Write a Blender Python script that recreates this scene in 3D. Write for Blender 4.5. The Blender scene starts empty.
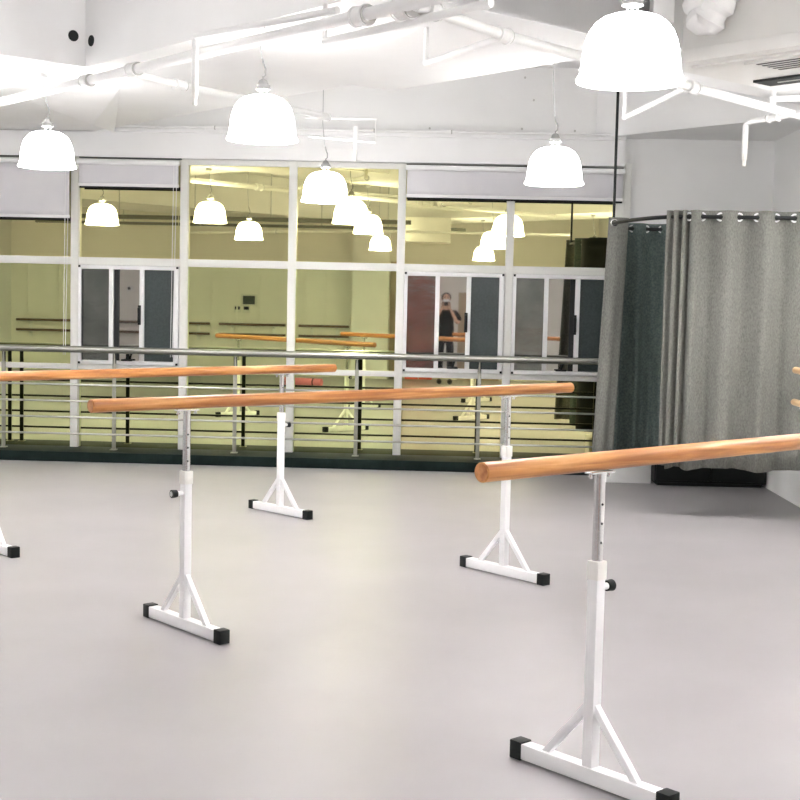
import bpy, bmesh, math, random
from mathutils import Vector, Matrix
random.seed(4)
S = bpy.context.scene
C = S.collection
PI = math.pi

# ---------------------------------------------------------------- camera, world, exposure
cam_d = bpy.data.cameras.new('camera'); cam = bpy.data.objects.new('camera', cam_d); C.objects.link(cam)
S.camera = cam
cam_d.sensor_fit = 'HORIZONTAL'; cam_d.sensor_width = 36.0; cam_d.lens = 36.0 * 1320 / 800
cam_d.clip_start = 0.02; cam_d.clip_end = 80
yaw = math.atan(45 / 1320); pitch = math.atan(97.5 / 1320); roll = math.radians(1.28)
cam.matrix_world = (Matrix.Translation((0, 0, 1.5)) @ Matrix.Rotation(yaw, 4, 'Z')
                    @ Matrix.Rotation(PI / 2 - pitch, 4, 'X') @ Matrix.Rotation(roll, 4, 'Z'))
w = bpy.data.worlds.new('night'); S.world = w; w.use_nodes = True
w.node_tree.nodes['Background'].inputs[0].default_value = (.02, .025, .03, 1)
w.node_tree.nodes['Background'].inputs[1].default_value = 0.3
S.view_settings.view_transform = 'Standard'; S.view_settings.look = 'None'
S.view_settings.gamma = 1; S.view_settings.use_curve_mapping = False
S.view_settings.exposure = 2.55
LAMP = 6.3          # strength of the pendant shades
W = 12.2            # distance of the glass

# ---------------------------------------------------------------- materials
def mat(name, col, rough=.5, metal=0, spec=.5, emit=0, ecol=None, bump=None, coat=0):
    m = bpy.data.materials.new(name); m.use_nodes = True
    nt = m.node_tree; b = nt.nodes['Principled BSDF']
    b.inputs['Base Color'].default_value = (*col, 1); b.inputs['Roughness'].default_value = rough
    b.inputs['Metallic'].default_value = metal; b.inputs['Specular IOR Level'].default_value = spec
    b.inputs['Coat Weight'].default_value = coat
    if emit:
        b.inputs['Emission Color'].default_value = (*(ecol or (1, 1, 1)), 1); b.inputs['Emission Strength'].default_value = emit
    if bump:
        sc, st = bump[:2]; stretch = bump[2] if len(bump) > 2 else (1, 1, 1)
        tc = nt.nodes.new('ShaderNodeTexCoord'); mp = nt.nodes.new('ShaderNodeMapping'); mp.inputs['Scale'].default_value = stretch
        n = nt.nodes.new('ShaderNodeTexNoise'); n.inputs['Scale'].default_value = sc; n.inputs['Detail'].default_value = 3
        bp = nt.nodes.new('ShaderNodeBump'); bp.inputs['Strength'].default_value = st; bp.inputs['Distance'].default_value = .02
        nt.links.new(tc.outputs['Object'], mp.inputs[0]); nt.links.new(mp.outputs[0], n.inputs['Vector'])
        nt.links.new(n.outputs['Fac'], bp.inputs['Height']); nt.links.new(bp.outputs[0], b.inputs['Normal'])
    return m

def mottle(m, c1, c2, scale, stretch=(1, 1, 1), detail=4, lo=.35, hi=.65):
    nt = m.node_tree; b = nt.nodes['Principled BSDF']
    tc = nt.nodes.new('ShaderNodeTexCoord'); mp = nt.nodes.new('ShaderNodeMapping'); mp.inputs['Scale'].default_value = stretch
    n = nt.nodes.new('ShaderNodeTexNoise'); n.inputs['Scale'].default_value = scale; n.inputs['Detail'].default_value = detail
    r = nt.nodes.new('ShaderNodeValToRGB'); r.color_ramp.elements[0].position = lo; r.color_ramp.elements[1].position = hi
    r.color_ramp.elements[0].color = (*c1, 1); r.color_ramp.elements[1].color = (*c2, 1)
    nt.links.new(tc.outputs['Object'], mp.inputs[0]); nt.links.new(mp.outputs[0], n.inputs['Vector'])
    nt.links.new(n.outputs['Fac'], r.inputs[0]); nt.links.new(r.outputs[0], b.inputs['Base Color'])
    return m

M = {}
M['wall'] = mottle(mat('white_plaster', (.8, .79, .77), .75, bump=(9, .06)), (.88, .88, .87), (.91, .91, .90), 2.2)
M['ceiling'] = mottle(mat('white_ceiling_paint', (.82, .81, .80), .7, bump=(14, .08)), (.88, .88, .875), (.92, .92, .915), 1.6)
M['floor'] = mottle(mat('grey_vinyl', (.5, .48, .48), .38, spec=.28, bump=(1.3, .05)), (.305, .292, .298), (.332, .320, .326), 1.3)
M['backwall'] = mottle(mat('cream_wall', (.8, .74, .66), .7), (.88, .86, .82), (.91, .89, .85), 1.2)
M['frame'] = mat('white_window_frame', (.78, .78, .74), .4, bump=(30, .02))
M['frame2'] = mat('white_sash_frame', (.86, .86, .86), .35, bump=(30, .02))
M['film'] = mat('olive_reflective_glass', (.81, .76, .40), .012, metal=1, bump=(1.1, .004))
M['film2'] = mat('green_reflective_glass', (.78, .81, .42), .012, metal=1, bump=(1.1, .004))
M['clear'] = mat('neutral_reflective_glass', (.56, .54, .50), .02, metal=1, bump=(1.0, .004))
M['screen'] = mottle(mat('dark_insect_screen', (.035, .05, .05), .35, spec=.5, coat=.15), (.03, .045, .045), (.045, .06, .06), 60)
M['rippled'] = mottle(mat('smoky_rippled_glass', (.16, .18, .17), .10, metal=.9, bump=(3.2, .10, (1, 1, 2.2))), (.20, .215, .20), (.27, .28, .26), 5)
M['darkgap'] = mat('dark_gap', (.006, .009, .009), .6, bump=(20, .02))
M['slit'] = mat('grey_slit', (.10, .10, .10), .7, bump=(20, .02))
M['ledge'] = mottle(mat('dark_green_ledge', (.012, .025, .022), .6, spec=.12), (.004, .010, .009), (.008, .016, .0145), 8)
M['steel'] = mat('brushed_steel', (.44, .44, .40), .3, metal=1, bump=(60, .02, (.1, 1, 1)))
M['railpost'] = mat('grey_railing_post', (.33, .33, .28), .4, metal=.5, bump=(60, .02))
M['chrome'] = mat('chrome', (.72, .72, .72), .22, metal=.9, bump=(50, .02))
M['white_metal'] = mat('white_powder_coat', (.88, .88, .89), .35, bump=(60, .02))
M['ivory'] = mat('ivory_plastic', (.87, .86, .82), .4, bump=(60, .02))
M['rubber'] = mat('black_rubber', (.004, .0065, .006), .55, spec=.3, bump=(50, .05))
M['blackm'] = mat('black_metal', (.004, .006, .006), .4, spec=.35, bump=(50, .02))
M['pipe'] = mottle(mat('white_painted_pipe', (.84, .83, .82), .5, bump=(25, .05)), (.90, .90, .89), (.94, .94, .93), 7)
M['coupling'] = mat('grey_coupling', (.55, .54, .52), .5, bump=(25, .1))
M['blind'] = mottle(mat('pale_blind_fabric', (.72, .71, .74), .8, bump=(120, .05)), (.70, .69, .72), (.75, .74, .76), 3)
M['curtain'] = mottle(mat('grey_woven_curtain', (.2, .2, .18), .9, spec=.15, bump=(220, .25)), (.14, .142, .127), (.225, .227, .203), 110, (1, 1, .5), 6, .3, .7)
M['lining'] = mottle(mat('dark_teal_curtain', (.05, .07, .065), .85, spec=.15, bump=(200, .2)), (.085, .112, .104), (.135, .17, .158), 60)
M['cap'] = mat('lamp_cap_metal', (.35, .35, .34), .35, metal=.8, bump=(50, .02))
M['cord'] = mat('pale_cord', (.5, .5, .5), .6, bump=(50, .02))
M['plastic'] = mat('clear_collar', (.85, .85, .85), .2, bump=(50, .02))
M['shade'] = mat('glowing_shade', (.9, .9, .9), .4, emit=LAMP * .5, ecol=(1.0, .985, .985))
M['lip'] = mat('shade_lip', (.9, .9, .88), .3, emit=LAMP * .22, ecol=(1.0, .98, .93))
M['bulb'] = mat('bulb', (.9, .9, .9), .4, emit=LAMP * 6, ecol=(1, .95, .93))
M['acw'] = mottle(mat('white_air_conditioner', (.82, .81, .78), .4), (.80, .79, .76), (.84, .83, .80), 4)
M['tan'] = mottle(mat('tan_door', (.52, .43, .31), .5), (.5, .41, .30), (.56, .47, .34), 3, (6, 6, .6))
M['redp'] = mat('red_vinyl', (.85, .16, .10), .5, bump=(20, .05))
M['pink'] = mat('pink_foam', (.7, .2, .25), .7, bump=(40, .05))
M['skin'] = mat('skin', (.62, .40, .30), .5, bump=(80, .03))
M['hair'] = mat('black_hair', (.012, .010, .010), .45, bump=(90, .4, (1, 1, .2)))
M['tee'] = mat('black_tshirt', (.014, .017, .018), .9, bump=(50, .3))
M['trouser'] = mat('black_trousers', (.016, .018, .02), .85, bump=(40, .3))
M['mask'] = mat('white_face_mask', (.75, .76, .78), .8, bump=(60, .1))
M['shoe'] = mat('black_shoe', (.02, .02, .02), .5, bump=(60, .1))

def wood(name, ca, cb, cc):
    m = bpy.data.materials.new(name); m.use_nodes = True; nt = m.node_tree; b = nt.nodes['Principled BSDF']
    b.inputs['Roughness'].default_value = .4; b.inputs['Coat Weight'].default_value = .1
    tc = nt.nodes.new('ShaderNodeTexCoord'); mp = nt.nodes.new('ShaderNodeMapping'); mp.inputs['Scale'].default_value = (1.3, 26, 26)
    n = nt.nodes.new('ShaderNodeTexNoise'); n.inputs['Scale'].default_value = 1.6; n.inputs['Detail'].default_value = 6; n.inputs['Distortion'].default_value = .6
    r = nt.nodes.new('ShaderNodeValToRGB'); e = r.color_ramp.elements
    e[0].position = .36; e[0].color = (*ca, 1); e[1].position = .56; e[1].color = (*cb, 1)
    x = r.color_ramp.elements.new(.72); x.color = (*cc, 1)
    nt.links.new(tc.outputs['Object'], mp.inputs[0]); nt.links.new(mp.outputs[0], n.inputs['Vector'])
    nt.links.new(n.outputs['Fac'], r.inputs[0]); nt.links.new(r.outputs[0], b.inputs['Base Color'])
    return m
M['wood'] = wood('orange_ash_wood', (.36, .125, .027), (.56, .24, .062), (.72, .38, .135))
M['woodpale'] = wood('pale_beech_wood', (.62, .38, .18), (.76, .52, .28), (.84, .62, .38))
M['woodshaded'] = wood('shaded_barre_wood', (.10, .055, .025), (.16, .09, .04), (.22, .13, .06))  # wood darkened to paint the unlit side of the rear wall barres
M['woodend'] = mottle(mat('wood_end_grain', (.5, .2, .07), .5), (.33, .11, .03), (.6, .27, .10), 30)

# ---------------------------------------------------------------- mesh helpers
class MB:
    def __init__(s): s.bm = bmesh.new(); s.mats = []
    def _mi(s, m):
        if m is None: return 0
        if m not in s.mats: s.mats.append(m)
        return s.mats.index(m)
    def _tag(s, vs, m):
        i = s._mi(m)
        for v in vs:
            for f in v.link_faces: f.material_index = i
    def box(s, x0, x1, y0, y1, z0, z1, m=None, bev=0, mw=None):
        r = bmesh.ops.create_cube(s.bm, size=1)['verts']
        for v in r: v.co = Vector((x0 + (v.co.x + .5) * (x1 - x0), y0 + (v.co.y + .5) * (y1 - y0), z0 + (v.co.z + .5) * (z1 - z0)))
        s._tag(r, m)
        if bev:
            es = list({e for v in r for e in v.link_edges})
            rr = bmesh.ops.bevel(s.bm, geom=es, offset=bev, segments=2, affect='EDGES', profile=.6)
            r = list({v for f in rr['faces'] for v in f.verts} | {v for v in r if v.is_valid})
        if mw is not None: bmesh.ops.transform(s.bm, matrix=mw, verts=[v for v in r if v.is_valid])
        return r
    def tube(s, p0, p1, r0, r1=None, seg=16, m=None, caps=True):
        p0 = Vector(p0); p1 = Vector(p1); d = p1 - p0; r1 = r0 if r1 is None else r1
        q = d.to_track_quat('Z', 'Y').to_matrix().to_4x4()
        vs = bmesh.ops.create_cone(s.bm, cap_ends=caps, segments=seg, radius1=r0, radius2=r1, depth=d.length,
                                   matrix=Matrix.Translation((p0 + p1) / 2) @ q)['verts']
        s._tag(vs, m); return vs
    def path(s, pts, r, seg=12, m=None, closed=False):
        pts = [Vector(p) for p in pts]; n = len(pts); rings = []; up = Vector((0, 0, 1)); i0 = s._mi(m); prev = None
        for i, p in enumerate(pts):
            a = pts[i - 1] if (i or closed) else p; b = pts[(i + 1) % n] if (i < n - 1 or closed) else p
            t = (b - a).normalized()
            if prev is None: u = t.cross(up if abs(t.z) < .9 else Vector((1, 0, 0))).normalized()
            else: u = (prev - t * prev.dot(t)).normalized()
            prev = u; v = t.cross(u)
            rr = r[i] if isinstance(r, (list, tuple)) else r
            rings.append([s.bm.verts.new(p + (u * math.cos(2 * PI * k / seg) + v * math.sin(2 * PI * k / seg)) * rr) for k in range(seg)])
        for i in range(n if closed else n - 1):
            A, B = rings[i], rings[(i + 1) % n]
            for k in range(seg):
                f = s.bm.faces.new((A[k], A[(k + 1) % seg], B[(k + 1) % seg], B[k])); f.material_index = i0
        if not closed:
            s.bm.faces.new(rings[0][::-1]).material_index = i0; s.bm.faces.new(rings[-1]).material_index = i0
    def lathe(s, prof, c=(0, 0, 0), seg=40, m=None, closed=False):
        i0 = s._mi(m); c = Vector(c)
        rings = [[s.bm.verts.new(c + Vector((r * math.cos(2 * PI * k / seg), r * math.sin(2 * PI * k / seg), z))) for k in range(seg)] for r, z in prof]
        for i in range(len(prof) if closed else len(prof) - 1):
            A = rings[i]; B = rings[(i + 1) % len(prof)]
            for k in range(seg): s.bm.faces.new((A[k], A[(k + 1) % seg], B[(k + 1) % seg], B[k])).material_index = i0
        if not closed:
            if prof[0][0] > 1e-4: s.bm.faces.new(rings[0][::-1]).material_index = i0
            if prof[-1][0] > 1e-4: s.bm.faces.new(rings[-1]).material_index = i0
    def sphere(s, c, r, sc=(1, 1, 1), m=None, u=20, v=14):
        vs = bmesh.ops.create_uvsphere(s.bm, u_segments=u, v_segments=v, radius=r)['verts']
        for q in vs: q.co = Vector((q.co.x * sc[0], q.co.y * sc[1], q.co.z * sc[2])) + Vector(c)
        s._tag(vs, m); return vs
    def build(s, name, material, parent=None, loc=None, smooth=True, bevel=0):
        bmesh.ops.remove_doubles(s.bm, verts=s.bm.verts, dist=1e-5)
        bmesh.ops.recalc_face_normals(s.bm, faces=s.bm.faces)
        me = bpy.data.meshes.new(name); s.bm.to_mesh(me); s.bm.free()
        ms = s.mats if s.mats else [material]
        for k in ms: me.materials.append(k)
        o = bpy.data.objects.new(name, me); C.objects.link(o)
        if parent is not None: o.parent = parent
        if loc is not None: o.location = loc
        if smooth:
            me.polygons.foreach_set('use_smooth', [True] * len(me.polygons))
            try: me.set_sharp_from_angle(angle=math.radians(35))
            except Exception: pass
        if bevel:
            b = o.modifiers.new('bevel', 'BEVEL'); b.width = bevel; b.segments = 2; b.limit_method = 'ANGLE'
        return o

def tag(o, label=None, cat=None, group=None, kind=None):
    if label: o['label'] = label
    if cat: o['category'] = cat
    if group: o['group'] = group
    if kind: o['kind'] = kind
    return o
def thing(name, label, cat, loc=(0, 0, 0), rz=0, group=None):
    o = bpy.data.objects.new(name, None); C.objects.link(o); o.location = loc; o.rotation_euler = (0, 0, rz)
    o.empty_display_size = .1
    return tag(o, label, cat, group)
def struct(mb, name, m, label=None, parent=None, **k):
    o = mb.build(name, m, parent, **k)
    if parent is None: o['kind'] = 'structure'; o['category'] = name.split('_')[0]
    if label: o['label'] = label
    return o
def dup(root, loc=None, rz=None, label=None):
    r = root.copy(); C.objects.link(r)
    if loc is not None: r.location = loc
    if rz is not None: r.rotation_euler = (0, 0, rz)
    if label: r['label'] = label
    for ch in list(root.children):
        c = ch.copy(); C.objects.link(c); c.parent = r
        for g in list(ch.children):
            d = g.copy(); C.objects.link(d); d.parent = c
    return r
def bxs(*args, **k):
    mb = MB()
    for a in args: mb.box(*a, **k)
    return mb

# ---------------------------------------------------------------- room shell
XL, XR, YB, ZT, ZS = -8.7, 2.93, -1.75, 3.65, 3.0
struct(bxs((XL, XR, YB, W + .1, -.1, 0)), 'floor', M['floor'], 'pale grey glossy vinyl dance floor')
struct(bxs((XL - .15, XL, YB, W, 0, ZT)), 'wall_left', M['wall'], 'plain white side wall')
struct(bxs((XR, XR + .15, YB, W + .15, 0, ZT)), 'wall_right', M['wall'], 'plain white wall on the right')
struct(bxs((XL, XR, YB - .15, YB, 0, ZT)), 'wall_back', M['backwall'], 'cream wall facing the windows')
mb = bxs((XL, XR, W, W + .15, 2.765, ZT), (1.60, XR, W, W + .15, 0, 2.765))
struct(mb, 'wall_front', M['wall'], 'white wall above and beside the row of windows')
# fascia above the windows, with a step and a cap
mb = bxs((XL, 1.57, W - .10, W + .02, 2.768, 2.885), (XL, 1.57, W - .07, W + .02, 2.885, 3.0), (XL, 1.57, W - .11, W + .02, 3.0, 3.03))
struct(mb, 'trim_1', M['ceiling'], 'white stepped fascia over the windows')
struct(bxs((2.74, XR, 3.0, W, 0, .42)), 'trim_2', M['wall'], 'low white boxed skirting along the right wall')
# pillar and door in the wall behind
struct(bxs((-1.86, -1.14, YB, YB + .35, 0, ZT)), 'wall_pillar', M['wall'], 'white pillar seen in the window reflection')
# dark doorway
mb = bxs((-1.13, -.88, YB, YB + .02, 0, 2.3)); struct(mb, 'door_1', M['tan'], 'dark narrow doorway beside the pillar')
d = MB(); d.box(.22, 1.05, YB, YB + .04, 0, 1.72, bev=.004); struct(d, 'door_2', M['tan'], 'tan door in the cream wall')
mb = MB(); mb.tube((.98, YB + .05, .95), (.98, YB + .09, .95), .012); mb.tube((.98, YB + .09, .95), (.86, YB + .09, .95), .011)
mb.build('door_handle', M['chrome'], bpy.data.objects['door_2'])
# wall moulding panels behind
mb = MB()
for x0, x1, z0, z1 in ((-3.75, -2.98, 1.1, 2.15), (-2.84, -2.40, 1.1, 2.15), (-8.4, -7.75, 1.1, 2.15), (-4.7, -4.15, 0, 1.86)):
    for a in ((x0, x1, z0, z0 + .03), (x0, x1, z1 - .03, z1), (x0, x0 + .03, z0, z1), (x1 - .03, x1, z0, z1)):
        mb.box(a[0], a[1], YB, YB + .02, a[2], a[3])
struct(mb, 'trim_3', M['backwall'], 'thin moulding frames on the cream wall')
struct(bxs((XL, 2.74, YB, YB + .02, 0, .09)), 'baseboard_back', M['frame'], 'white baseboard')

# ceiling: high slab, beams on a grid turned 42 degrees against the window wall
def nm(n, m): return (.738 * n + .674 * m, .674 * n - .738 * m)
def nmbox(mb, n0, n1, m0, m1, z0, z1):
    vs = []
    for z in (z0, z1):
        for n, m in ((n0, m0), (n1, m0), (n1, m1), (n0, m1)):
            x, y = nm(n, m); vs.append(mb.bm.verts.new((x, y, z)))
    fs = [(0, 1, 2, 3), (4, 5, 6, 7), (0, 1, 5, 4), (1, 2, 6, 5), (2, 3, 7, 6), (3, 0, 4, 7)]
    for f in fs: mb.bm.faces.new([vs[i] for i in f])
def clip(mb, e=.002):
    for co, no in (((XL + e, 0, 0), (-1, 0, 0)), ((XR - e, 0, 0), (1, 0, 0)), ((0, YB + e, 0), (0, -1, 0)), ((0, W - e, 0), (0, 1, 0))):
        g = mb.bm.verts[:] + mb.bm.edges[:] + mb.bm.faces[:]
        r = bmesh.ops.bisect_plane(mb.bm, geom=g, plane_co=co, plane_no=no, clear_outer=True)
        es = [x for x in r['geom_cut'] if isinstance(x, bmesh.types.BMEdge)]
        if es: bmesh.ops.holes_fill(mb.bm, edges=es)
ceil = struct(bxs((XL, XR, YB, W + .15, ZT, ZT + .15)), 'ceiling', M['ceiling'], 'white painted concrete ceiling with beams')
def beam(*a):
    mb = MB(); nmbox(mb, *a); clip(mb)
    return mb.build('ceiling_beam', M['ceiling'], ceil)
beam(4.12, 5.75, -14, -5.0, ZS, ZT - .001)
beam(5.75, 6.11, -7.35, -5.0, ZS + .004, ZT - .001)
beam(-9, 4.118, -14, -8.10, ZS + .002, ZT - .001)
beam(4.118, 9.19, -5.6, -5.0, ZS + .008, ZT - .001)
beam(9.2, 12, -12, 2, 3.03, ZT - .001)
beam(-3.2, -1.6, -8.09, 6, ZS, ZT - .001)
beam(-1.59, 9.19, -.9, .3, ZS - .02, ZT - .001)
beam(4.12, 5.0, -4.99, -.91, ZS + .25, ZT - .001)
# haunch under the crossing
mb = MB()
P = [(-3.30, 10.25, 3.0), (-2.40, 9.60, 3.0), (-3.10, 12.19, 3.0), (-2.95, 10.9, 2.90)]
v = [mb.bm.verts.new(p) for p in P]
for f in ((0, 1, 3), (1, 2, 3), (2, 0, 3), (0, 1, 2)): mb.bm.faces.new([v[i] for i in f])
mb.build('ceiling_haunch', M['ceiling'], ceil, smooth=False)
# sleeve holes either side of the beam corner
mb = MB()
n0 = 4.118
x, y = nm(4.02, -8.098); a = Vector((-2.47, 8.74, 3.22))
x, y = nm(4.03, -8.10); mb.tube((x + .004, y - .004, 3.19), (x - .02, y + .02, 3.19), .036)
x, y = nm(4.12, -8.02); mb.tube((x - .004, y - .004, 3.16), (x + .02, y + .02, 3.16), .036)
mb.build('sleeve_hole', M['darkgap'], ceil)
mb = MB()
for x, z in ((.655, 3.56), (.74, 3.36), (.64, 3.10), (1.12, 3.09), (1.17, 3.60), (-.2, 3.09)):
    mb.tube((x, W - .012, z), (x, W + .01, z), .010, seg=10)
mb.build('anchor_bolt', M['coupling'], ceil)

# ---------------------------------------------------------------- window wall
MX = [-8.455, -7.455, -6.455, -5.455, -4.452, -3.452, -2.438, -1.437, -.437, .557, 1.545]
mw = .036
mb = MB()
for x in MX: mb.box(x - mw, x + mw, W - .06, W + .06, .06, 2.765, bev=.004)
mb.box(XL, MX[0] - mw, W - .02, W + .06, .06, 2.765)
struct(mb, 'trim_4', M['frame'], 'white vertical window mullions')
slide = {5: 0, 8: 1, 9: 2}
for i in range(len(MX) - 1):
    x0, x1 = MX[i] + mw, MX[i + 1] - mw
    fr = MB()
    for z0, z1 in ((1.785, 1.855), (.815, .865), (2.715, 2.765), (.055, .085)): fr.box(x0, x1, W - .05, W + .04, z0, z1, bev=.003)
    root = struct(fr, 'window_%d' % (i + 1), M['frame'], 'tall window bay with white transoms and olive reflective glass')
    up = bxs((x0, x1, W - .006, W + .006, 1.855, 2.715)); up.build('upper_pane', M['film'], root)
    lo = bxs((x0, x1, W - .006, W + .006, .085, .815)); lo.build('lower_pane', M['film2'] if i < 8 else M['film'], root)
    if i not in slide:
        bxs((x0, x1, W - .006, W + .006, .865, 1.785)).build('middle_pane', M['film2'], root)
        continue
    k = slide[i]
    # sliding unit: outer frame, left sash, middle glass, right sash
    a, b, z0, z1 = x0 + .004, x1 - .004, .868, 1.782
    L = x1 - x0
    sf = MB()
    for q in ((a, a + .03, z0, z1), (b - .045, b, z0, z1), (a + .03, b - .045, z0, z0 + .035), (a + .03, b - .045, z1 - .035, z1)):
        sf.box(q[0], q[1], W - .075, W + .02, q[2], q[3], bev=.003)
    s = sf.build('sliding_frame', M['frame2'], root)
    xa = a + .03; s1 = xa + .255; s2 = s1 + .04; t1 = s2 + .245; t2 = t1 + .042; xb = b - .045
    mb = bxs((s1, s2, W - .07, W - .02, z0 + .035, z1 - .035), (t1, t2, W - .07, W - .02, z0 + .035, z1 - .035), bev=.002)
    mb.build('sash_stile', M['frame2'], s)
    bxs((xa, s1, W - .04, W - .03, z0 + .035, z1 - .035)).build('rippled_pane', M['rippled'], s)
    bxs((s2, t1, W - .014, W - .004, z0 + .035, z1 - .035)).build('clear_pane', M['clear'], s)
    bxs((t2, xb, W - .04, W - .03, z0 + .035, z1 - .035)).build('insect_screen', M['screen'], s)
    gx = (s2, s2 + .045) if k == 0 else (t1 - .045, t1)
    if k != 1: bxs((gx[0], gx[1], W - .03, W - .016, z0 + .035, z1 - .035)).build('dark_strip', M['darkgap'], s)  # dark strip along one edge of the middle glass
    h = MB(); hx = t1 + .002
    h.path([(hx, W - .072, 1.40), (hx, W - .098, 1.39), (hx, W - .10, 1.33), (hx, W - .098, 1.27), (hx, W - .072, 1.26)], [.013, .013, .011, .013, .013], 10)
    h.box(hx - .014, hx + .014, W - .078, W - .07, 1.24, 1.42, bev=.003)
    h.build('sash_handle', M['rubber'], s)
    l = MB(); lx = (s2 + t1) / 2 + .01
    l.box(lx - .05, lx + .05, W - .09, W - .03, z0 + .035, z0 + .05, bev=.003); l.tube((lx, W - .07, z0 + .05), (lx + .02, W - .07, z0 + .11), .012, .008)
    l.build('window_latch', M['rubber'], s)
    c = MB()
    for cx, cz in ((a + .012, z0 + .012), (a + .012, z1 - .012), (b - .012, z0 + .012), (b - .012, z1 - .012)): c.box(cx - .01, cx + .01, W - .082, W - .07, cz - .01, cz + .01)
    c.build('corner_plug', M['rubber'], s)
struct(bxs((-.40, 1.56, W - .104, W - .05, 2.735, 2.757), (XL, -3.47, W - .104, W - .05, 2.758, 2.768), (-3.40, -2.46, W - .104, W - .05, 2.757, 2.766)), 'trim_7', M['slit'], 'dark strip coloured as the shadow gap above the roller blinds')  # solid dark strips painting the shade between fascia and blinds
struct(bxs((1.40, 1.78, 11.30, 11.66, 0, .24), bev=.004), 'trim_8', M['wall'], 'low white box at the foot of the booth curtain')
# dark ledge the railing stands on
struct(bxs((XL, 1.60, 11.73, W + .06, 0, .09), bev=.004), 'trim_5', M['ledge'], 'low black-green ledge under the windows')
# inner jamb at the right end of the windows
struct(bxs((1.58, 1.64, W - .07, W + .02, .06, 2.80), bev=.004), 'trim_6', M['frame'], 'white jamb at the right end of the windows')

# ---------------------------------------------------------------- railing
rl = thing('safety_railing', 'brushed steel safety railing with four thin rails along the windows', 'railing', (-3.4, 11.93, .095))
ox, oy, oz = 3.4, -11.93, -.095
def rel(x, y, z): return (x + 3.4, y - 11.93, z - .095)
mb = MB(); mb.path([rel(-8.6, 11.93, 1.01), rel(1.63, 11.93, 1.01)], .029, 20); h_r = mb.build('handrail', M['steel'], rl)
mb = MB(); mb.path([rel(-8.6, 11.942, 1.004), rel(1.62, 11.942, 1.004)], .026, 16); mb.build('rear_shade_strip', M['rubber'], h_r)  # black rod paints the handrail's unlit window side
for z in (.687, .536, .388, .237):
    mb = MB(); mb.path([rel(-8.6, 11.91, z), rel(1.60, 11.91, z)], .0095, 10); t_r = mb.build('thin_rail', M['steel'], rl)
    mb = MB(); mb.path([rel(-8.6, 11.923, z), rel(1.60, 11.923, z)], .0088, 8); mb.build('rear_shade_strip', M['rubber'], t_r)  # black rod paints the unlit back of each thin rail
for x in [-3.021 + 1.109 * k for k in range(-4, 5) if k != -1] + [-4.157, -4.043]:
    mb = MB(); p = rel(x, 11.93, 0)
    mb.box(p[0] - .017, p[0] + .017, -.006, .006, 0, .79, bev=.002)
    mb.tube((p[0], 0, .78), (p[0], 0, .892), .012, .006)
    mb.box(p[0] - .03, p[0] + .03, -.035, .035, 0, .008, bev=.002)
    o = mb.build('railing_post', M['railpost'], rl)
    mb = MB(); mb.box(p[0] - .0165, p[0] + .0165, .0065, .014, 0, .88); mb.build('rear_shade_strip', M['rubber'], o)  # black backing paints the post's unlit rear face

# ---------------------------------------------------------------- roller blinds
def blind(x0, x1, zb, label, wide=False, chain=None):
    t = thing('roller_blind', label, 'blind', ((x0 + x1) / 2, W - .10, zb), group=None)
    h = (x1 - x0) / 2; zt = 2.755 - zb
    if wide: zt = 2.70 - zb
    mb = MB(); mb.path([(-h, -.03, zt - .035), (h, -.03, zt - .035)], .024, 16); mb.build('roller', M['ceiling'], t)
    mb = MB(); n = 24
    vs = []
    for j in range(7):
        z = (zt - .03) * (1 - j / 6) + .015 * j / 6
        vs.append([mb.bm.verts.new((-h + .012 + (2 * h - .024) * i / n, -.008 + .004 * math.sin(i * .9 + j) * (j / 6), z)) for i in range(n + 1)])
    for j in range(6):
        for i in range(n): mb.bm.faces.new((vs[j][i], vs[j][i + 1], vs[j + 1][i + 1], vs[j + 1][i]))
    o = mb.build('fabric', M['blind'], t); sol = o.modifiers.new('s', 'SOLIDIFY'); sol.thickness = .003
    mb = MB(); mb.box(-h + .008, h - .008, -.016, .0, 0, .028, bev=.003); mb.build('bottom_bar', M['frame2'], t)
    mb = MB(); mb.box(-h + .012, h - .012, .001, .014, -.016, .020); mb.build('shade_strip', M['rubber'], t)  # black strip painting the dark shade line below the bottom bar
    if chain:
        cx, zl = chain; mb = MB()
        for dx in (0, .03): mb.tube((cx - (x0 + x1) / 2 + dx, -.035, zt - .04), (cx - (x0 + x1) / 2 + dx * .6 - .015, -.035, zl - zb), .0028, seg=6)
        mb.build('pull_chain', M['frame2'], t)
    return t
blind(-4.45, -3.475, 2.205, 'half-lowered pale roller blind at the left edge, hanging lowest', chain=(-3.515, .95))
blind(-3.41, -2.47, 2.50, 'short narrow white roller blind over the leftmost sliding window', chain=(-2.52, .95))
blind(-.405, 1.57, 2.455, 'wide white roller blind spanning the two bays beside the curtain')

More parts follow.
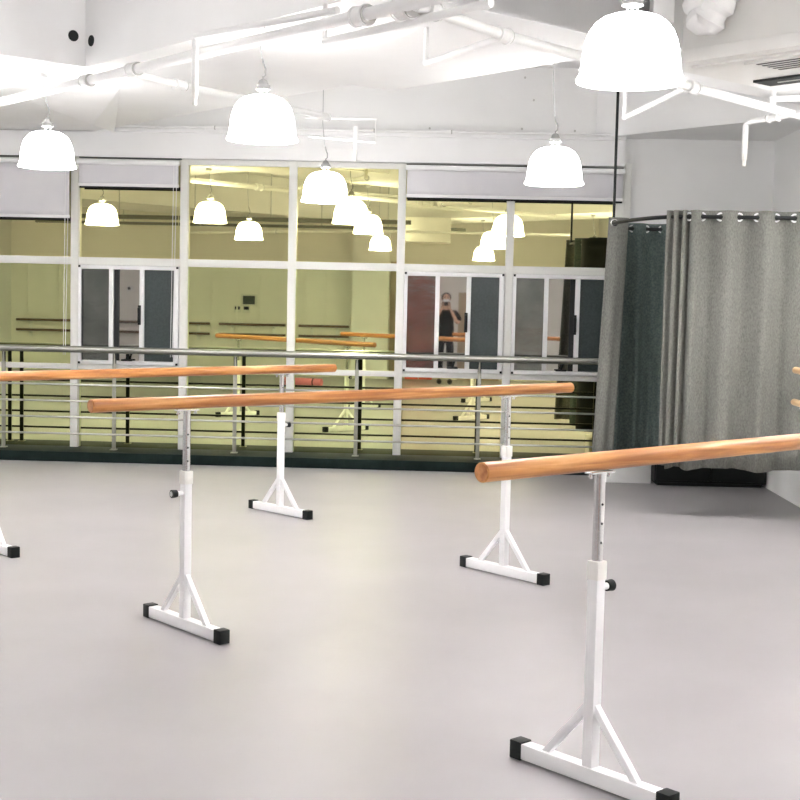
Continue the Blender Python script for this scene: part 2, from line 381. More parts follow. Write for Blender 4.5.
# ---------------------------------------------------------------- pendant lamps
def lamp_proto():
    t = thing('pendant_lamp', 'x', 'lamp', group='white dome pendant lamps')
    # shade: outer profile from rim to top then back inside
    outer = [(.195, .0), (.189, .012), (.184, .035), (.180, .07), (.175, .110), (.167, .145), (.154, .178), (.134, .206), (.107, .226), (.076, .237), (.050, .240)]
    inner = [(r - .005, z - .003) for r, z in outer[::-1] if z > .005] + [(.193, .002)]
    mb = MB(); mb.lathe(outer[1:] + inner[:-1], closed=True, seg=56); mb.build('shade', M['shade'], t)
    mb = MB(); mb.lathe([(.186, -.004), (.196, -.004), (.198, .003), (.193, .014), (.185, .012)], closed=True, seg=56); mb.build('shade_lip', M['lip'], t)
    mb = MB(); mb.lathe([(.001, .10), (.03, .102), (.055, .12), (.065, .15), (.055, .185), (.03, .20), (.02, .22), (.02, .235)], seg=24); mb.build('bulb', M['bulb'], t)
    for k in range(3):
        mb = MB(); a = k * 2 * PI / 3 + .4; mb.tube((.022 * math.cos(a), .022 * math.sin(a), .236), (.022 * math.cos(a), .022 * math.sin(a), .272), .004, seg=8)
        mb.build('collar_prong', M['cap'], t)
    mb = MB(); mb.lathe([(.034, .270), (.040, .272), (.040, .296), (.030, .302), (.022, .322), (.012, .330)], seg=24)
    mb.build('cap', M['cap'], t)
    mb = MB(); mb.path([(0, 0, .327), (.0, 0, .342), (.012, 0, .354), (.012, 0, .385), (0, 0, .412), (-.006, 0, .44)], .005, 8); mb.build('hook', M['cap'], t)
    return t
L0 = lamp_proto()
LOC = [(-1.04, 7.32, 2.375, 'white dome pendant lamp, second from the left of the large ones'),
       (-2.77, 9.07, 2.375, 'white dome pendant lamp nearest the left edge, above the half-lowered blind'),
       (-1.01, 10.75, 2.30, 'smallest white dome pendant lamp, hanging just in front of the third window bay'),
       (.686, 8.85, 2.305, 'white dome pendant lamp in front of the wide blind'),
       (.648, 4.93, 2.325, 'largest and nearest white dome pendant lamp, cut by the top edge of the view'),
       (-4.05, 9.0, 2.33, 'white dome pendant lamp reflected in the glass over the leftmost sliding window'),
       (-2.72, 6.4, 2.31, 'white dome pendant lamp reflected alone in the middle of the second glazed bay'),
       (-1.16, 1.9, 2.38, 'white dome pendant lamp reflected smallest, lowest of the descending row in the third bay'),
       (.62, 1.0, 2.27, 'white dome pendant lamp reflected lowest beside the mullion right of the middle'),
       (2.55, 8.45, 2.31, 'added white dome pendant lamp out of view near the right wall, closest to the curtain'),  # added lamps, out of view, to brighten the right wall
       (2.50, 5.6, 2.31, 'added white dome pendant lamp out of view near the right wall, beyond the nearest barre'),
       (2.34, 2.9, 2.31, 'added white dome pendant lamp out of view near the right wall, beside the viewer'),
       (-5.9, 10.4, 2.31, 'added white dome pendant lamp out of view farthest left, close to the windows'),  # added lamps at the far left, out of view, for more general light
       (-6.3, 7.2, 2.31, 'added white dome pendant lamp out of view by the far left windows'),
       (-7.7, 4.0, 2.31, 'added white dome pendant lamp out of view in the far left part of the room'),
       (-8.1, 2.3, 2.31, 'added white dome pendant lamp out of view in the back left corner of the room')]
def high(x, y):
    n = .738 * x + .674 * y; m = .674 * x - .738 * y
    if 4.12 < n < 5.75 and m < -5: return ZS
    if 5.75 <= n < 6.11 and -7.35 < m < -5: return ZS + .004
    if n <= 4.118 and m < -8.1: return ZS + .002
    if 4.118 < n < 9.19 and -5.6 < m < -5: return ZS + .008
    if n > 9.2: return 3.03
    if -3.2 < n < -1.6: return ZS
    if -1.59 < n < 9.19 and -.9 < m < .3: return ZS - .02
    if 4.12 < n < 5 and -5 < m < -.91: return ZS + .25
    return ZT
LAMPS = [L0] + [dup(L0) for _ in LOC[1:]]
for o, (x, y, z, lab) in zip(LAMPS, LOC):
    o.location = (x, y, z); o['label'] = lab
    zt = high(x, y) - z
    mb = MB(); mb.path([(-.006, 0, .44), (-.012, -.010, .47), (-.026, -.03, .62), (-.026, -.03, zt)], .0035, 6); mb.lathe([(.035, zt - .03), (.035, zt)], (-.026, -.03, 0), seg=16)
    mb.build('cord', M['cord'], o)

# ---------------------------------------------------------------- sprinkler pipes
def pp(px): return Vector(px)
def pipe(name, label, runs, coup=(), heads=(), cat='pipe'):
    t = thing(name, label, cat, runs[0][0][0])
    o = Vector(runs[0][0][0])
    for pts, r in runs:
        mb = MB(); mb.path([Vector(p) - o for p in pts], r, 14); mb.build('pipe_run', M['pipe'], t)
    for p, q, r in coup:
        mb = MB(); P0, Q0 = Vector(p), Vector(q); dd = (Q0 - P0).normalized()
        mb.tube(P0 - o - dd * .035, P0 - o + dd * .035, r); mb.tube(P0 - o - dd * .045, P0 - o - dd * .036, r * 1.15); mb.tube(P0 - o + dd * .036, P0 - o + dd * .045, r * 1.15)
        mb.build('coupling', M['pipe'], t)
        mb = MB(); mb.tube(P0 - o + dd * .046, P0 - o + dd * .056, r * 1.04); mb.build('coupling_ring', M['coupling'], t)
    for h in heads:
        h = Vector(h) - o
        mb = MB(); mb.lathe([(.018, .0), (.02, .04), (.016, .06)], h, 14); mb.lathe([(.004, -.05), (.014, -.045), (.012, -.01), (.016, .0)], h, 12); mb.build('sprinkler_head', M['ivory'], t)
    return t
zA = 2.85
A = lambda n, m, z=zA: (*nm(n, m), z)
pipe('sprinkler_pipe', 'long white sprinkler pipe rising to the right across the upper left ceiling',
     [([A(3.95, -12.2), A(3.95, -8.1), A(3.95, -6.4), A(3.98, -2.0)], .030),
      ([A(3.84, -6.28, 2.91), A(3.84, -6.28, 2.62)], .018), ([A(3.84, -6.28, 2.91), A(3.98, -5.2, 2.91)], .018),
      ([A(4.07, -5.42, 2.80), A(4.05, -4.2, 2.80)], .020), ([A(4.07, -5.42, 2.80), A(4.07, -5.42, 2.99)], .014)],
     [(A(3.95, -7.75), A(3.95, -6), .038), (A(3.95, -7.15), A(3.95, -6), .038), (A(3.97, -5.0), A(3.97, -4), .046), (A(4.0, -4.72), A(4.0, -4), .05)],
     [A(3.84, -6.28, 2.59)])
pipe('sprinkler_pipe', 'white sprinkler branch pipe falling to the right behind the second lamp',
     [([A(3.96, -7.27), A(4.43, -7.43), A(5.42, -7.72), A(5.95, -7.87)], .024)],
     [(A(4.43, -7.43), A(5.42, -7.72), .031), (A(5.9, -7.86), A(5.95, -7.87), .03)])
pipe('sprinkler_pipe', 'white sprinkler pipe crossing diagonally down towards the upper right corner',
     [([A(4.0, -4.64), A(4.74, -4.83), A(5.45, -4.96, 2.86), A(6.64, -5.10), A(7.64, -5.23), A(8.6, -5.35)], .028),
      ([A(4.77, -4.83), A(4.82, -5.5, 2.80)], .019), ([A(4.82, -5.5, 2.80), A(4.82, -5.5, 2.995)], .014),
      ([A(6.6, -5.10), A(7.1, -6.02, 2.80)], .017), ([A(7.1, -6.02, 2.80), A(7.1, -6.02, 3.1)], .013),
      ([A(7.7, -5.24), A(7.7, -5.24, 3.02)], .018)],
     [(A(4.12, -4.67), A(4.74, -4.83), .04), (A(4.74, -4.83), A(5.45, -4.95), .036), (A(6.64, -5.10), A(7.64, -5.23), .036)])
pipe('sprinkler_pipe', 'white sprinkler drop pipe with a head in front of the blank wall above the curtain',
     [([A(7.95, -4.9, 2.86), A(8.05, -5.66, 2.84), A(8.05, -5.70, 2.82), A(8.05, -5.70, 2.62)], .021), ([A(7.6, -5.2, 2.90), A(8.1, -4.75, 2.93)], .02)],
     [(A(8.02, -5.45, 2.845), A(8.05, -5.66, 2.84), .028)], [A(8.05, -5.70, 2.575)])
# conduits along the fascia
pipe('wall_conduit', 'thin white conduit running along the top of the fascia over the windows',
     [([(-6.5, W - .13, 3.045), (1.5, W - .13, 3.045)], .012)], [((-2.2, W - .13, 3.045), (0, W - .13, 3.045), .018), ((-.75, W - .13, 3.045), (0, W - .13, 3.045), .018), ((-.05, W - .13, 3.045), (1, W - .13, 3.045), .018)], cat='conduit')
pipe('hanging_bracket', 'white U-shaped hanger bracket of thin rods in front of the fascia',
     [([(-1.20, 10.9, 2.99), (-.62, 10.9, 2.99), (-.62, 10.9, 2.80), (-1.16, 10.9, 2.84)], .010), ([(-.82, 11.4, 2.99), (-.82, 11.4, 2.76)], .018)], heads=[(-.82, 11.4, 2.74)], cat='bracket')

# ---------------------------------------------------------------- air conditioner overhead at the right
ang = math.atan2(.674, .738)       # local x = n, local y = -m
ac = thing('air_conditioner', 'white ducted ceiling air conditioner with louvred grille, upper right corner', 'air conditioner', (*nm(6.0, -4.85), 2.86), ang)
def acb(n0, n1, m0, m1, z0, z1, name, m, bev=.004):
    mb = MB(); mb.box(n0 - 6.0, n1 - 6.0, -(m1 + 4.85), -(m0 + 4.85), z0 - 2.86, z1 - 2.86, bev=bev); return mb.build(name, m, ac)
body = acb(6.0, 7.15, -4.85, -2.6, 2.86, 2.93, 'bottom_panel', M['acw'])
acb(6.08, 7.1, -4.75, -2.6, 2.93, 3.30, 'casing', M['acw'])
acb(6.10, 6.16, -4.7, -2.7, 2.848, 2.862, 'trim_strip', M['acw'])
acb(6.72, 6.90, -4.72, -2.7, 2.846, 2.861, 'outlet_slot', M['darkgap'], 0)
acb(6.79, 6.805, -4.60, -2.75, 2.842, 2.847, 'outlet_vane', M['coupling'], .001)
g = acb(6.20, 6.50, -4.42, -2.9, 2.846, 2.861, 'intake_grille', M['acw'])
for k in range(5):
    mb = MB(); n = 6.23 + k * .052
    mb.box(n - 6, n + .020 - 6, -(-2.95 + 4.85), -(-4.36 + 4.85), -.0165, -.0135); mb.build('grille_slot', M['slit'], g)
dt = thing('flexible_duct', 'crumpled white flexible duct above the air conditioner, at the top edge', 'duct', (1.20, 7.35, 3.10))
mb = MB(); pts = []; rs = []
for k in range(46):
    u = k / 45
    pts.append((-.02 + .45 * u + .04 * math.sin(u * 9), .10 - .35 * u * u, -.03 + .42 * abs(math.cos(u * PI)) ** 1.3 - .02)); rs.append(.085 + .012 * math.sin(k * 1.9) + .005 * random.random())
mb.path(pts, rs, 18); mb.build('duct_hose', M['pipe'], dt)
mb = MB(); mb.box(-.10, .02, .15, .30, -.02, .5, bev=.01); mb.build('duct_collar', M['pipe'], dt)
# second unit deeper in the room, seen in the glass
a2 = thing('air_conditioner', 'white wall-hung air conditioner reflected left of the mullion in the third bay', 'air conditioner', (-.75, 1.0, 2.55))
mb = MB(); mb.box(0, .78, 0, .5, 0, .42, bev=.01); mb.build('casing', M['acw'], a2)
mb = MB(); mb.box(.04, .74, -.006, 0.0, .03, .07); mb.build('outlet_slot', M['darkgap'], a2)

# services over the rear of the room
def duct(label, p0, p1, wd, h, z, m):
    p0 = Vector((*p0, z)); p1 = Vector((*p1, z)); L = (p1 - p0).length; rz = math.atan2(p1.y - p0.y, p1.x - p0.x)
    t = thing('cable_tray', label, 'cable tray', p0, rz)
    mb = MB(); mb.box(0, L, -wd / 2, wd / 2, 0, h, bev=.004); mb.build('tray', m, t)
    for k in range(int(L / 1.2)):
        mb = MB(); mb.tube((.4 + 1.2 * k, 0, h), (.4 + 1.2 * k, 0, ZT - z - .002), .008, seg=8); mb.build('hanger_rod', M['coupling'], t)
M['tray'] = mat('grey_tray', (.16, .16, .13), .5, bump=(25, .05))
duct('grey cable tray across the rear ceiling, reflected in the tall middle bays', (-8.0, 3.6), (-.6, 3.6), .16, .06, 2.72, M['tray'])
duct('thin grey conduit tray nearer the cream wall, reflected in the glass', (-7.5, .5), (.3, .5), .10, .05, 2.80, M['tray'])
pipe('sprinkler_pipe', 'dark grey pipe running over the rear of the room, reflected in the middle bays', [([(-4.6, .9, 2.66), (-1.2, 2.6, 2.66), (2.0, 2.6, 2.66)], .022)], [((-3, 1.7, 2.66), (-1.2, 2.6, 2.66), .03)])

# ---------------------------------------------------------------- portable barres
def stand_parts(root, u, knob, hb, ct=.715):
    """one upright at distance u along the bar; local x runs along the bar, local y across"""
    s = .0195
    up = MB(); up.box(u - s, u + s, -s, s, .045, ct - .02, bev=.003); up = up.build('upright', M['white_metal'], root)
    mb = MB(); mb.box(u - .023, u + .023, -.023, .023, ct - .06, ct, bev=.005); mb.build('collar', M['ivory'], up)
    mb = MB(); mb.tube((u, 0, ct - .005), (u, 0, hb - .035), .0175, seg=20, m=M['chrome'])
    for q in (.77, .83, .89):
        if q < hb - .06: mb.tube((u - .004, -.0170, q), (u - .004, -.0182, q), .004, seg=8, m=M['blackm'])
    mb.build('inner_tube', None, up)
    mb = MB(); mb.tube((u, 0, .625), (u + knob * .05, 0, .625), .011, m=M['white_metal']); mb.tube((u + knob * .050, 0, .625), (u + knob * .075, 0, .625), .017, .019, m=M['rubber'])
    mb.tube((u + knob * .075, 0, .625), (u + knob * .078, 0, .625), .012, m=M['chrome']); mb.build('knob', None, up)
    ft = MB(); ft.box(u - .024, u + .024, -.285, .285, .005, .056, bev=.003); ft = ft.build('foot_bar', M['white_metal'], root)
    for sg in (-1, 1):
        mb = MB(); mb.box(u - .027, u + .027, sg * .300 - .025, sg * .300 + .025, 0, .062, bev=.004); mb.build('end_cap', M['rubber'], ft)
        mb = MB(); p0 = Vector((u, sg * .012, .250)); p1 = Vector((u, sg * .190, .045))
        dd = (p1 - p0); L = dd.length; q = Matrix.Translation((p0 + p1) / 2) @ dd.to_track_quat('Z', 'Y').to_matrix().to_4x4()
        mb.box(-.012, .012, -.012, .012, -L / 2, L / 2, bev=.002, mw=q); mb.build('brace', M['white_metal'], root)
    mb = MB(); z = hb - .0302
    mb.box(u - .055, u + .055, -.016, .016, z - .008, z - .002, bev=.0015)
    for dx in (-.045, .045): mb.tube((u + dx, 0, z - .018), (u + dx, 0, z - .006), .006, seg=10); mb.tube((u + dx, 0, z - .022), (u + dx, 0, z - .017), .009, seg=6)
    mb.build('bracket', M['chrome'], root)
def barre(label, base, rz, t0, t1, ks, hb, ct=.715):
    root = thing('portable_barre', label, 'barre', (*base, 0), rz, 'portable ballet barres')
    mb = MB(); r = .0292
    mb.path([(t0 + .001, 0, hb), (t0 + .004, 0, hb), (t1 - .004, 0, hb), (t1 - .001, 0, hb)], [r - .004, r, r, r - .004], 32)
    mb.build('bar', M['wood'], root)
    for e, sg in ((t0, -1), (t1, 1)):
        mb = MB(); mb.tube((e - sg * .0005, 0, hb), (e + sg * .0008, 0, hb), r - .004, seg=32); mb.build('end_grain', M['woodend'], root)
    for u, k in ks: stand_parts(root, u, k, hb, ct)
    return root
barre('nearest portable wooden barre on a white stand, entering from the right edge', (.487, 4.088), math.radians(43.7), -.525, 2.62, ((0, 1), (2.1, 1)), 1.024, .712)
barre('middle portable wooden barre with both white stands in full view', (-1.153, 5.855), math.radians(43.2), -.478, 2.575, ((0, -1), (2.06, 1)), 1.033, .725)
barre('farthest portable wooden barre, cut by the left edge of the view', (-1.141, 9.17), math.radians(46.5), -2.70, .49, ((0, 1), (-2.2, -1)), 1.016)

# ---------------------------------------------------------------- wall barres
def wall_barre(label, p0, p1, side, zs, m, group='wall-mounted double barres'):
    p0 = Vector(p0); p1 = Vector(p1); L = (p1 - p0).length; rz = math.atan2((p1 - p0).y, (p1 - p0).x)
    t = thing('wall_barre', label, 'barre', (p0.x, p0.y, 0), rz, group)
    for z in zs:
        mb = MB(); mb.path([(0, 0, z), (.004, 0, z), (L - .004, 0, z), (L, 0, z)], [.020, .0235, .0235, .020], 24); mb.build('rail', m, t)
    nb = max(2, int(L / 1.2) + 1)
    for k in range(nb):
        u = .25 + (L - .5) * k / (nb - 1)
        mb = MB()
        for z in zs: mb.tube((u, 0, z - .024), (u, side[1], z - .06), .010, seg=10); mb.box(u - .02, u + .02, -.02, .02, z - .03, z - .022, bev=.002)
        mb.box(u - .03, u + .03, min(side[1], side[0]), max(side[1], side[0]), zs[-1] - .14, zs[0] + .02, bev=.002)
        mb.build('wall_bracket', M['white_metal'], t)
    return t
wall_barre('pale double wall barre whose two rail ends show at the right edge', (2.44, 9.3), (2.44, 4.2), (.49, .46), (1.09, .867), M['woodpale'])
yb = YB + .15
wall_barre('long double wall barre on the cream wall, reflected at far left', (-4.68, yb), (-8.55, yb), (.15, .12), (1.0, .8), M['woodshaded'])
wall_barre('double wall barre reflected under the control screen', (-3.18, yb), (-4.5, yb), (.15, .12), (1.0, .8), M['woodshaded'])
wall_barre('short double wall barre reflected next to the pillar', (-1.92, yb), (-2.92, yb), (.15, .12), (1.0, .8), M['woodshaded'])
# control screen and switches on the cream wall
t = thing('control_screen', 'small dark wall control screen reflected in the second glazed bay', 'screen', (-3.93, YB, 1.48))
mb = MB(); mb.box(-.16, .16, 0, .02, -.12, .12, bev=.004); mb.build('bezel', M['frame'], t)
mb = MB(); mb.box(-.12, .12, .02, .023, -.085, .085); mb.build('display', M['screen'], t)
for x, lab in ((-4.16, 'light switch plate reflected lower left of the control screen'), (-3.98, 'thermostat reflected right below the control screen')):
    t = thing('wall_switch', lab, 'switch', (x, YB, 1.30))
    mb = MB(); mb.box(-.07, .07, 0, .012, -.07, .07, bev=.003); mb.build('plate', M['frame'], t)
    mb = MB(); mb.box(-.05, .05, .012, .018, -.01, .05, bev=.002); mb.build('rocker', M['rubber'], t)
t = thing('wall_sensor', 'small white sensor box on the cream wall, reflected in the leftmost sliding window', 'sensor', (-6.3, YB, 1.66))
mb = MB(); mb.box(-.06, .06, 0, .06, -.05, .05, bev=.008); mb.build('housing', M['frame2'], t)
mb = MB(); mb.tube((-.01, .06, 0), (-.01, .07, 0), .03); mb.build('lens', M['rubber'], t)
rs_ = thing('folding_screen', 'red vinyl folding screen reflected blurred in the rippled glass', 'screen', (-.64, -1.0, 0))
for k in range(2):
    mb = MB(); q = Matrix.Translation((-.02 + .27 * k, .02, 0)) @ Matrix.Rotation(.25 * (1 if k else -1), 4, 'Z'); mb.box(-.13, .13, -.015, .015, .03, 1.95, bev=.006, mw=q); mb.build('panel', M['redp'], rs_)
mt = thing('exercise_mat', 'rolled pink exercise mat on the floor, reflected under the second bay', 'mat', (-2.5, 1.3, .07), .3)
mb = MB(); mb.path([(-.35, 0, 0), (.35, 0, 0)], .07, 24); mb.build('roll', M['pink'], mt)
mb = MB()
for x in (-.2, .2): mb.tube((x - .012, 0, 0), (x + .012, 0, 0), .0715, seg=24)
mb.build('strap', M['rubber'], mt)

# ---------------------------------------------------------------- changing booth: rod, curtains, cabinet
rod_path = [(2.92, 9.40), (2.4, 9.41), (1.9, 9.43), (1.66, 9.47), (1.50, 9.62), (1.37, 9.92), (1.29, 10.25), (1.28, 10.45), (1.32, 10.72), (1.42, 10.93), (1.56, 11.04), (1.8, 11.07), (2.92, 11.10)]
RZ = 2.15
def catm(pts, n=10):
    out = []
    P = [Vector((p[0], p[1])) for p in pts]; P = [P[0] * 2 - P[1]] + P + [P[-1] * 2 - P[-2]]
    for i in range(1, len(P) - 2):
        for k in range(n):
            t = k / n; a, b, c, d = P[i - 1], P[i], P[i + 1], P[i + 2]
            out.append(.5 * ((2 * b) + (c - a) * t + (2 * a - 5 * b + 4 * c - d) * t * t + (3 * b - a - 3 * c + d) * t ** 3))
    out.append(P[-2]); return out
rp = catm(rod_path, 8)
rod = thing('curtain_rod', 'black curved curtain rod of the changing booth, hung from a thin black ceiling pole', 'rod', (1.28, 10.42, RZ))
mb = MB(); mb.path([(p.x - 1.28, p.y - 10.42, 0) for p in rp], .0145, 12); mb.build('rail', M['blackm'], rod)
mb = MB(); mb.tube((0, 0, 0), (0.0, 0, ZT - RZ), .011); mb.tube((0, 0, -.02), (0, 0, .03), .02); mb.build('ceiling_pole', M['blackm'], rod)
mb = MB()
for y in (9.40, 11.10): mb.tube((2.905 - 1.28, y - 10.42, 0), (2.925 - 1.28, y - 10.42, 0), .035)
mb.build('wall_flange', M['blackm'], rod)

def curtain(label, path, zb, m, amp=.036, wave=.25, phase=0, wfun=None, gap=.0, shift=(0, 0), topz=RZ + .045, rings=True, nz=14, flare=.0, seed=1, hem=.012, cusp=None, lining=False):
    """cloth hung along a path; wfun maps arc length to wave phase"""
    P = catm(path, 24); L = [0]
    for a, b in zip(P, P[1:]): L.append(L[-1] + (b - a).length)
    T = L[-1]; N = int(T / .008)
    def at(s):
        s = min(max(s, 0), T - 1e-6)
        for i in range(len(L) - 1):
            if L[i + 1] >= s: break
        f = (s - L[i]) / max(L[i + 1] - L[i], 1e-9); p = P[i].lerp(P[i + 1], f); t = (P[i + 1] - P[i]).normalized(); return p, t
    wf = wfun or (lambda s: 2 * PI * s / wave + phase)
    base = Vector((P[0].x, P[0].y, zb))
    t = thing('curtain', label, 'curtain', base)
    rng = random.Random(seed); jit = [rng.uniform(-1, 1) for _ in range(40)]
    mb = MB(); rows = []
    for j in range(nz + 1):
        v = j / nz; row = []
        for i in range(N + 1):
            s = T * i / N; p, tg = at(s); nrm = Vector((-tg.y, tg.x)); ph = wf(s)
            k = int(ph / PI) % 40
            a = amp * (1 + .25 * v * jit[k]) * (1 - .15 * v)
            w_ = math.sin(ph + .5 * v * jit[(k + 7) % 40] * math.sin(ph) * 0)
            w_ = cusp(s, ph, w_) if cusp else w_
            off = a * w_ + .010 * math.sin(ph * 2.6 + 1.3) * v + .006 * math.sin(s * 19 + 3 * v)
            q = p + nrm * off + Vector(shift) * v + tg * (flare * v * (i / N - .5))
            z = topz + (zb - topz) * v + (hem * math.sin(ph * .5 + 1) * v if j == nz else 0)
            row.append(mb.bm.verts.new((q.x - base.x, q.y - base.y, z - zb)))
        rows.append(row)
    for j in range(nz):
        for i in range(N): mb.bm.faces.new((rows[j][i], rows[j][i + 1], rows[j + 1][i + 1], rows[j + 1][i]))
    o = mb.build('cloth', m, t)
    for pl in o.data.polygons: pl.use_smooth = True
    sol = o.modifiers.new('thick', 'SOLIDIFY'); sol.thickness = .004
    if lining:
        mb = MB(); g = []
        nx = N // 2
        for j in range(nz + 1):
            rr = []
            for i in range(nx + 1):
                s = .20 + (T - .20) * i / nx; p, tg = at(s); nrm = Vector((-tg.y, tg.x)); v = j / nz
                q = p + nrm * (.062 + .012 * math.sin(s * 26 + 1)) + Vector(shift) * v
                rr.append(mb.bm.verts.new((q.x - base.x, q.y - base.y, (topz - .01) * (1 - v) + (zb - .03) * v - zb)))
            g.append(rr)
        for j in range(nz):
            for i in range(nx): mb.bm.faces.new((g[j][i], g[j][i + 1], g[j + 1][i + 1], g[j + 1][i]))
        ol = mb.build('blackout_lining', M['rubber'], t); sl_ = ol.modifiers.new('thick', 'SOLIDIFY'); sl_.thickness = .003
    if rings:
        last = None
        for i in range(1, N + 1):
            s0, s1 = T * (i - 1) / N, T * i / N
            if math.sin(wf(s0)) * math.sin(wf(s1)) <= 0 and (last is None or s1 - last > .012):
                tight = last is not None and s1 - last < .07; last = s1; p, tg = at(s1)
                if tight: continue
                sg = 1 if math.cos(wf(s1)) > 0 else -1
                nrm = Vector((-tg.y, tg.x)); sl = max(abs(wf(s1) - wf(s0)) / (s1 - s0) * amp, .2)
                dirv = (tg + nrm * sg * min(sl, .3)).normalized()          # direction of the cloth here
                ax = Vector((-dirv.y, dirv.x, 0))
                mbr = MB(); c = Vector((p.x - base.x, p.y - base.y, RZ - zb)); u = Vector((dirv.x, dirv.y, 0)); vv = Vector((0, 0, 1))
                mbr.path([c + (u * math.cos(a) + vv * math.sin(a)) * .026 for a in [2 * PI * k / 24 for k in range(24)]], .0065, 8, closed=True)
                mbr.build('grommet', M['white_metal'], t)
    return t
# front: three tight pleats, then open waves.  crossings wanted at X = 1.84, 1.965, 2.09 ...
RX, RW = 1.780, .128
def wfront(s):
    # path starts at X=2.915 and runs left; s = 2.915 - X
    s0 = 2.915 - RX
    if s <= s0: return PI * (s0 - s) / RW + PI
    return PI - PI * (s - s0 - .08) / .028 - .9 * PI if s > s0 + .08 else PI - PI * (s - s0) / .08 * .9
fp = [(2.915, 9.40), (2.4, 9.41), (1.9, 9.43), (1.66, 9.47), (1.555, 9.55)]
curtain('grey woven grommet curtain closing the front of the changing booth', fp, .365, M['curtain'], amp=.046, wfun=lambda s: -wfront(s) - PI, seed=5, cusp=lambda s, ph, w: (.9 * (2 * abs(math.sin(ph / 2 + .325 * PI)) - 1) if s > 2.915 - RX + .08 else w))
# side piece, pushed to the bulge of the rod
curtain('narrow grey curtain end hanging left, from the bulge of the booth rod', [(1.395, 10.41), (1.31, 10.36), (1.235, 10.36)], .30, M['curtain'], amp=.008, wave=.26, phase=.1, shift=(-.07, 0), flare=.0, rings=False, hem=.004, seed=2)
cs = [o for o in C.objects if o.name.startswith('curtain') and o.type == 'EMPTY' and not o.name.startswith('curtain_rod')][-1]
mb = MB(); c = Vector((1.275 - 1.395, 10.325 - 10.41, RZ - .30))
mb.path([c + Vector((math.cos(a) * .024, 0, math.sin(a) * .024)) for a in [2 * PI * k / 24 for k in range(24)]], .006, 8, closed=True); mb.build('grommet', M['chrome'], cs)
curtain('dark teal curtain at the back of the changing booth, seen through its open side', [(1.315, 10.70), (1.42, 10.93), (1.56, 11.04), (1.8, 11.07), (2.25, 11.08)], .27, M['lining'], amp=.045, wave=.26, phase=.4, seed=9, hem=.006, lining=True)
cb = thing('low_cabinet', 'low black cabinet on the floor under the changing booth curtains', 'cabinet', (1.79, 11.18, 0))
mb = MB(); mb.box(0, .94, 0, .9, .03, .87, bev=.006); mb.build('body', M['blackm'], cb)
mb = MB(); mb.box(-.01, .95, -.012, .92, .87, .90, bev=.004); mb.build('top', M['blackm'], cb)
mb = MB(); mb.box(.03, .91, .03, .88, 0, .03); mb.build('plinth', M['darkgap'], cb)
for k in range(2):
    mb = MB(); mb.box(.01 + k * .465, .465 + k * .465, -.012, 0, .05, .86, bev=.003); dd = mb.build('door', M['blackm'], cb)
    mb = MB(); x = .43 if k == 0 else .51; mb.tube((x, -.03, .4), (x, -.03, .55), .006); mb.tube((x, -.03, .41), (x, -.01, .41), .005); mb.tube((x, -.03, .54), (x, -.01, .54), .005); mb.build('handle', M['chrome'], dd)

# ---------------------------------------------------------------- the photographer, seen only in the glass
person = thing('person', 'person in black T-shirt and white mask holding up a phone, mirrored in the sliding window', 'person', (-.02, -.30, 0))
def body_mesh(name, nodes, edges, m, parent, root=0, sub=2):
    me = bpy.data.meshes.new(name); me.from_pydata([n[:3] for n in nodes], edges, [])
    o = bpy.data.objects.new(name, me); C.objects.link(o)
    bpy.context.view_layer.objects.active = o
    md = o.modifiers.new('skin', 'SKIN'); md.use_smooth_shade = True; md.branch_smoothing = .6
    bm = bmesh.new(); bm.from_mesh(me); ly = bm.verts.layers.skin.verify(); bm.verts.ensure_lookup_table()
    for i, n in enumerate(nodes):
        bm.verts[i][ly].radius = (n[3], n[4] if len(n) > 4 else n[3]); bm.verts[i][ly].use_root = (i == root)
    bm.to_mesh(me); bm.free()
    sb = o.modifiers.new('sub', 'SUBSURF'); sb.levels = sub; sb.render_levels = sub
    me.materials.append(m); o.parent = parent
    return o
# skin: head, neck, arms and hands (facing +y, towards the windows)
nodes = [(0, 0, 1.36, .05), (0, .0, 1.42, .052), (0, .01, 1.48, .055), (0, .02, 1.53, .072, .082), (0, .015, 1.60, .078, .092), (0, .01, 1.66, .055, .06)]
edges = [(0, 1), (1, 2), (2, 3), (3, 4), (4, 5)]
def chain(start, pts):
    i = start
    for p in pts:
        nodes.append(p); edges.append((i, len(nodes) - 1)); i = len(nodes) - 1
    return i
sh = {}
for sg in (-1, 1):
    hx = .055 * sg
    wrist = chain(0, [(.17 * sg, 0, 1.33, .045), (.235 * sg, .06, 1.16, .040), (.20 * sg, .14, 1.16, .038), (.12 * sg, .185, 1.33, .027), (.075 * sg, .20, 1.41, .020, .024)])
    sh[sg] = chain(wrist, [(.068 * sg, .205, 1.445, .016, .030)])
    for k, ln in enumerate((.9, 1.0, .95, .8)):
        z0 = 1.435 + .02 * k
        chain(sh[sg], [(.074 * sg, .222, z0 + .012, .0085), (.068 * sg, .240 + .004 * ln, z0 + .022, .008), (.050 * sg, .246, z0 + .026, .007), (.050 * sg - .018 * sg * ln, .244, z0 + .028, .0062)])
    chain(wrist, [(.060 * sg, .195, 1.43, .010), (.048 * sg, .196, 1.455, .009), (.040 * sg, .205, 1.475, .008)])
b = body_mesh('body', nodes, edges, M['skin'], person)
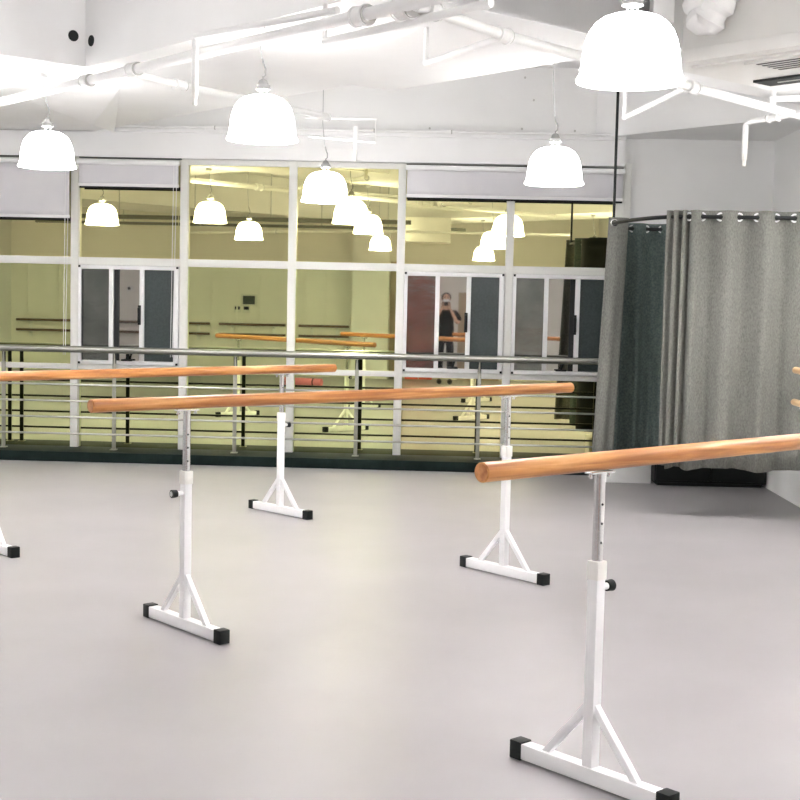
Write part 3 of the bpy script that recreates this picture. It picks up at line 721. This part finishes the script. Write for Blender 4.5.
# head features
mb = MB(); mb.sphere((0, .005, 1.60), .088, (.95, 1.08, 1.02)); 
mb.sphere((0, -.005, 1.615), .094, (.98, 1.08, .95))
hv = mb.bm.verts[:]
for v in hv:
    if v.co.y > .055 and v.co.z < 1.655: v.co.y = .055 + (v.co.y - .055) * .2
mb.build('hair', M['hair'], person)
mb = MB(); mb.sphere((0, .055, 1.60), .070, (.95, .62, 1.15), m=M['skin']); mb.sphere((0, .105, 1.585), .013, (.8, 1, 1.4), m=M['skin'])
for sg in (-1, 1): mb.sphere((.083 * sg, .0, 1.585), .024, (.35, .7, 1.1), m=M['skin'])
mb.build('face', None, b)
mb = MB()
for sg in (-1, 1): mb.sphere((.030 * sg, .096, 1.607), .0105, (1.3, .5, .7)); mb.box(.030 * sg - .018, .030 * sg + .018, .092, .099, 1.625, 1.631)
mb.build('eyes', M['hair'], b)
mb = MB(); mb.sphere((0, .058, 1.553), .066, (1.0, .80, .78)); 
mb.build('face_mask', M['mask'], person)
# clothing: T-shirt torso with short sleeves, trousers, shoes
nodes = [(0, -.01, .82, .165, .12), (0, -.01, .93, .172, .12), (0, -.01, 1.05, .17, .12), (0, -.01, 1.20, .175, .12), (0, -.005, 1.32, .165, .10), (0, 0, 1.385, .085, .07)]
edges = [(0, 1), (1, 2), (2, 3), (3, 4), (4, 5)]
for sg in (-1, 1): chain(4, [(.165 * sg, .0, 1.335, .075), (.215 * sg, .04, 1.24, .075), (.238 * sg, .065, 1.165, .078)])
body_mesh('t_shirt', nodes, edges, M['tee'], person)
nodes = [(0, -.01, .98, .13, .10), (0, -.01, .89, .15, .11)]; edges = [(0, 1)]
for sg in (-1, 1): chain(1, [(.085 * sg, -.01, .80, .088), (.095 * sg, 0, .48, .068), (.10 * sg, -.02, .10, .055)])
body_mesh('trousers', nodes, edges, M['trouser'], person)
for sg in (-1, 1):
    mb = MB(); vs = mb.sphere((.10 * sg, .04, .045), .05, (.95, 2.6, 1.0))
    for v in vs: v.co.z = max(v.co.z, .0)
    mb.build('shoe', M['shoe'], person)
ph = thing('phone', 'black phone held up in both hands of the person', 'phone', (-.02, -.058, 1.495))
mb = MB(); mb.box(-.075, .075, -.004, .004, -.037, .037, bev=.003); mb.build('body', M['blackm'], ph)
mb = MB(); mb.box(-.07, .07, -.0052, -.0042, -.033, .033); mb.build('display', M['screen'], ph)
mb = MB(); mb.box(-.065, -.040, .004, .0055, .008, .033, bev=.001); mb.build('lens_block', M['darkgap'], ph)
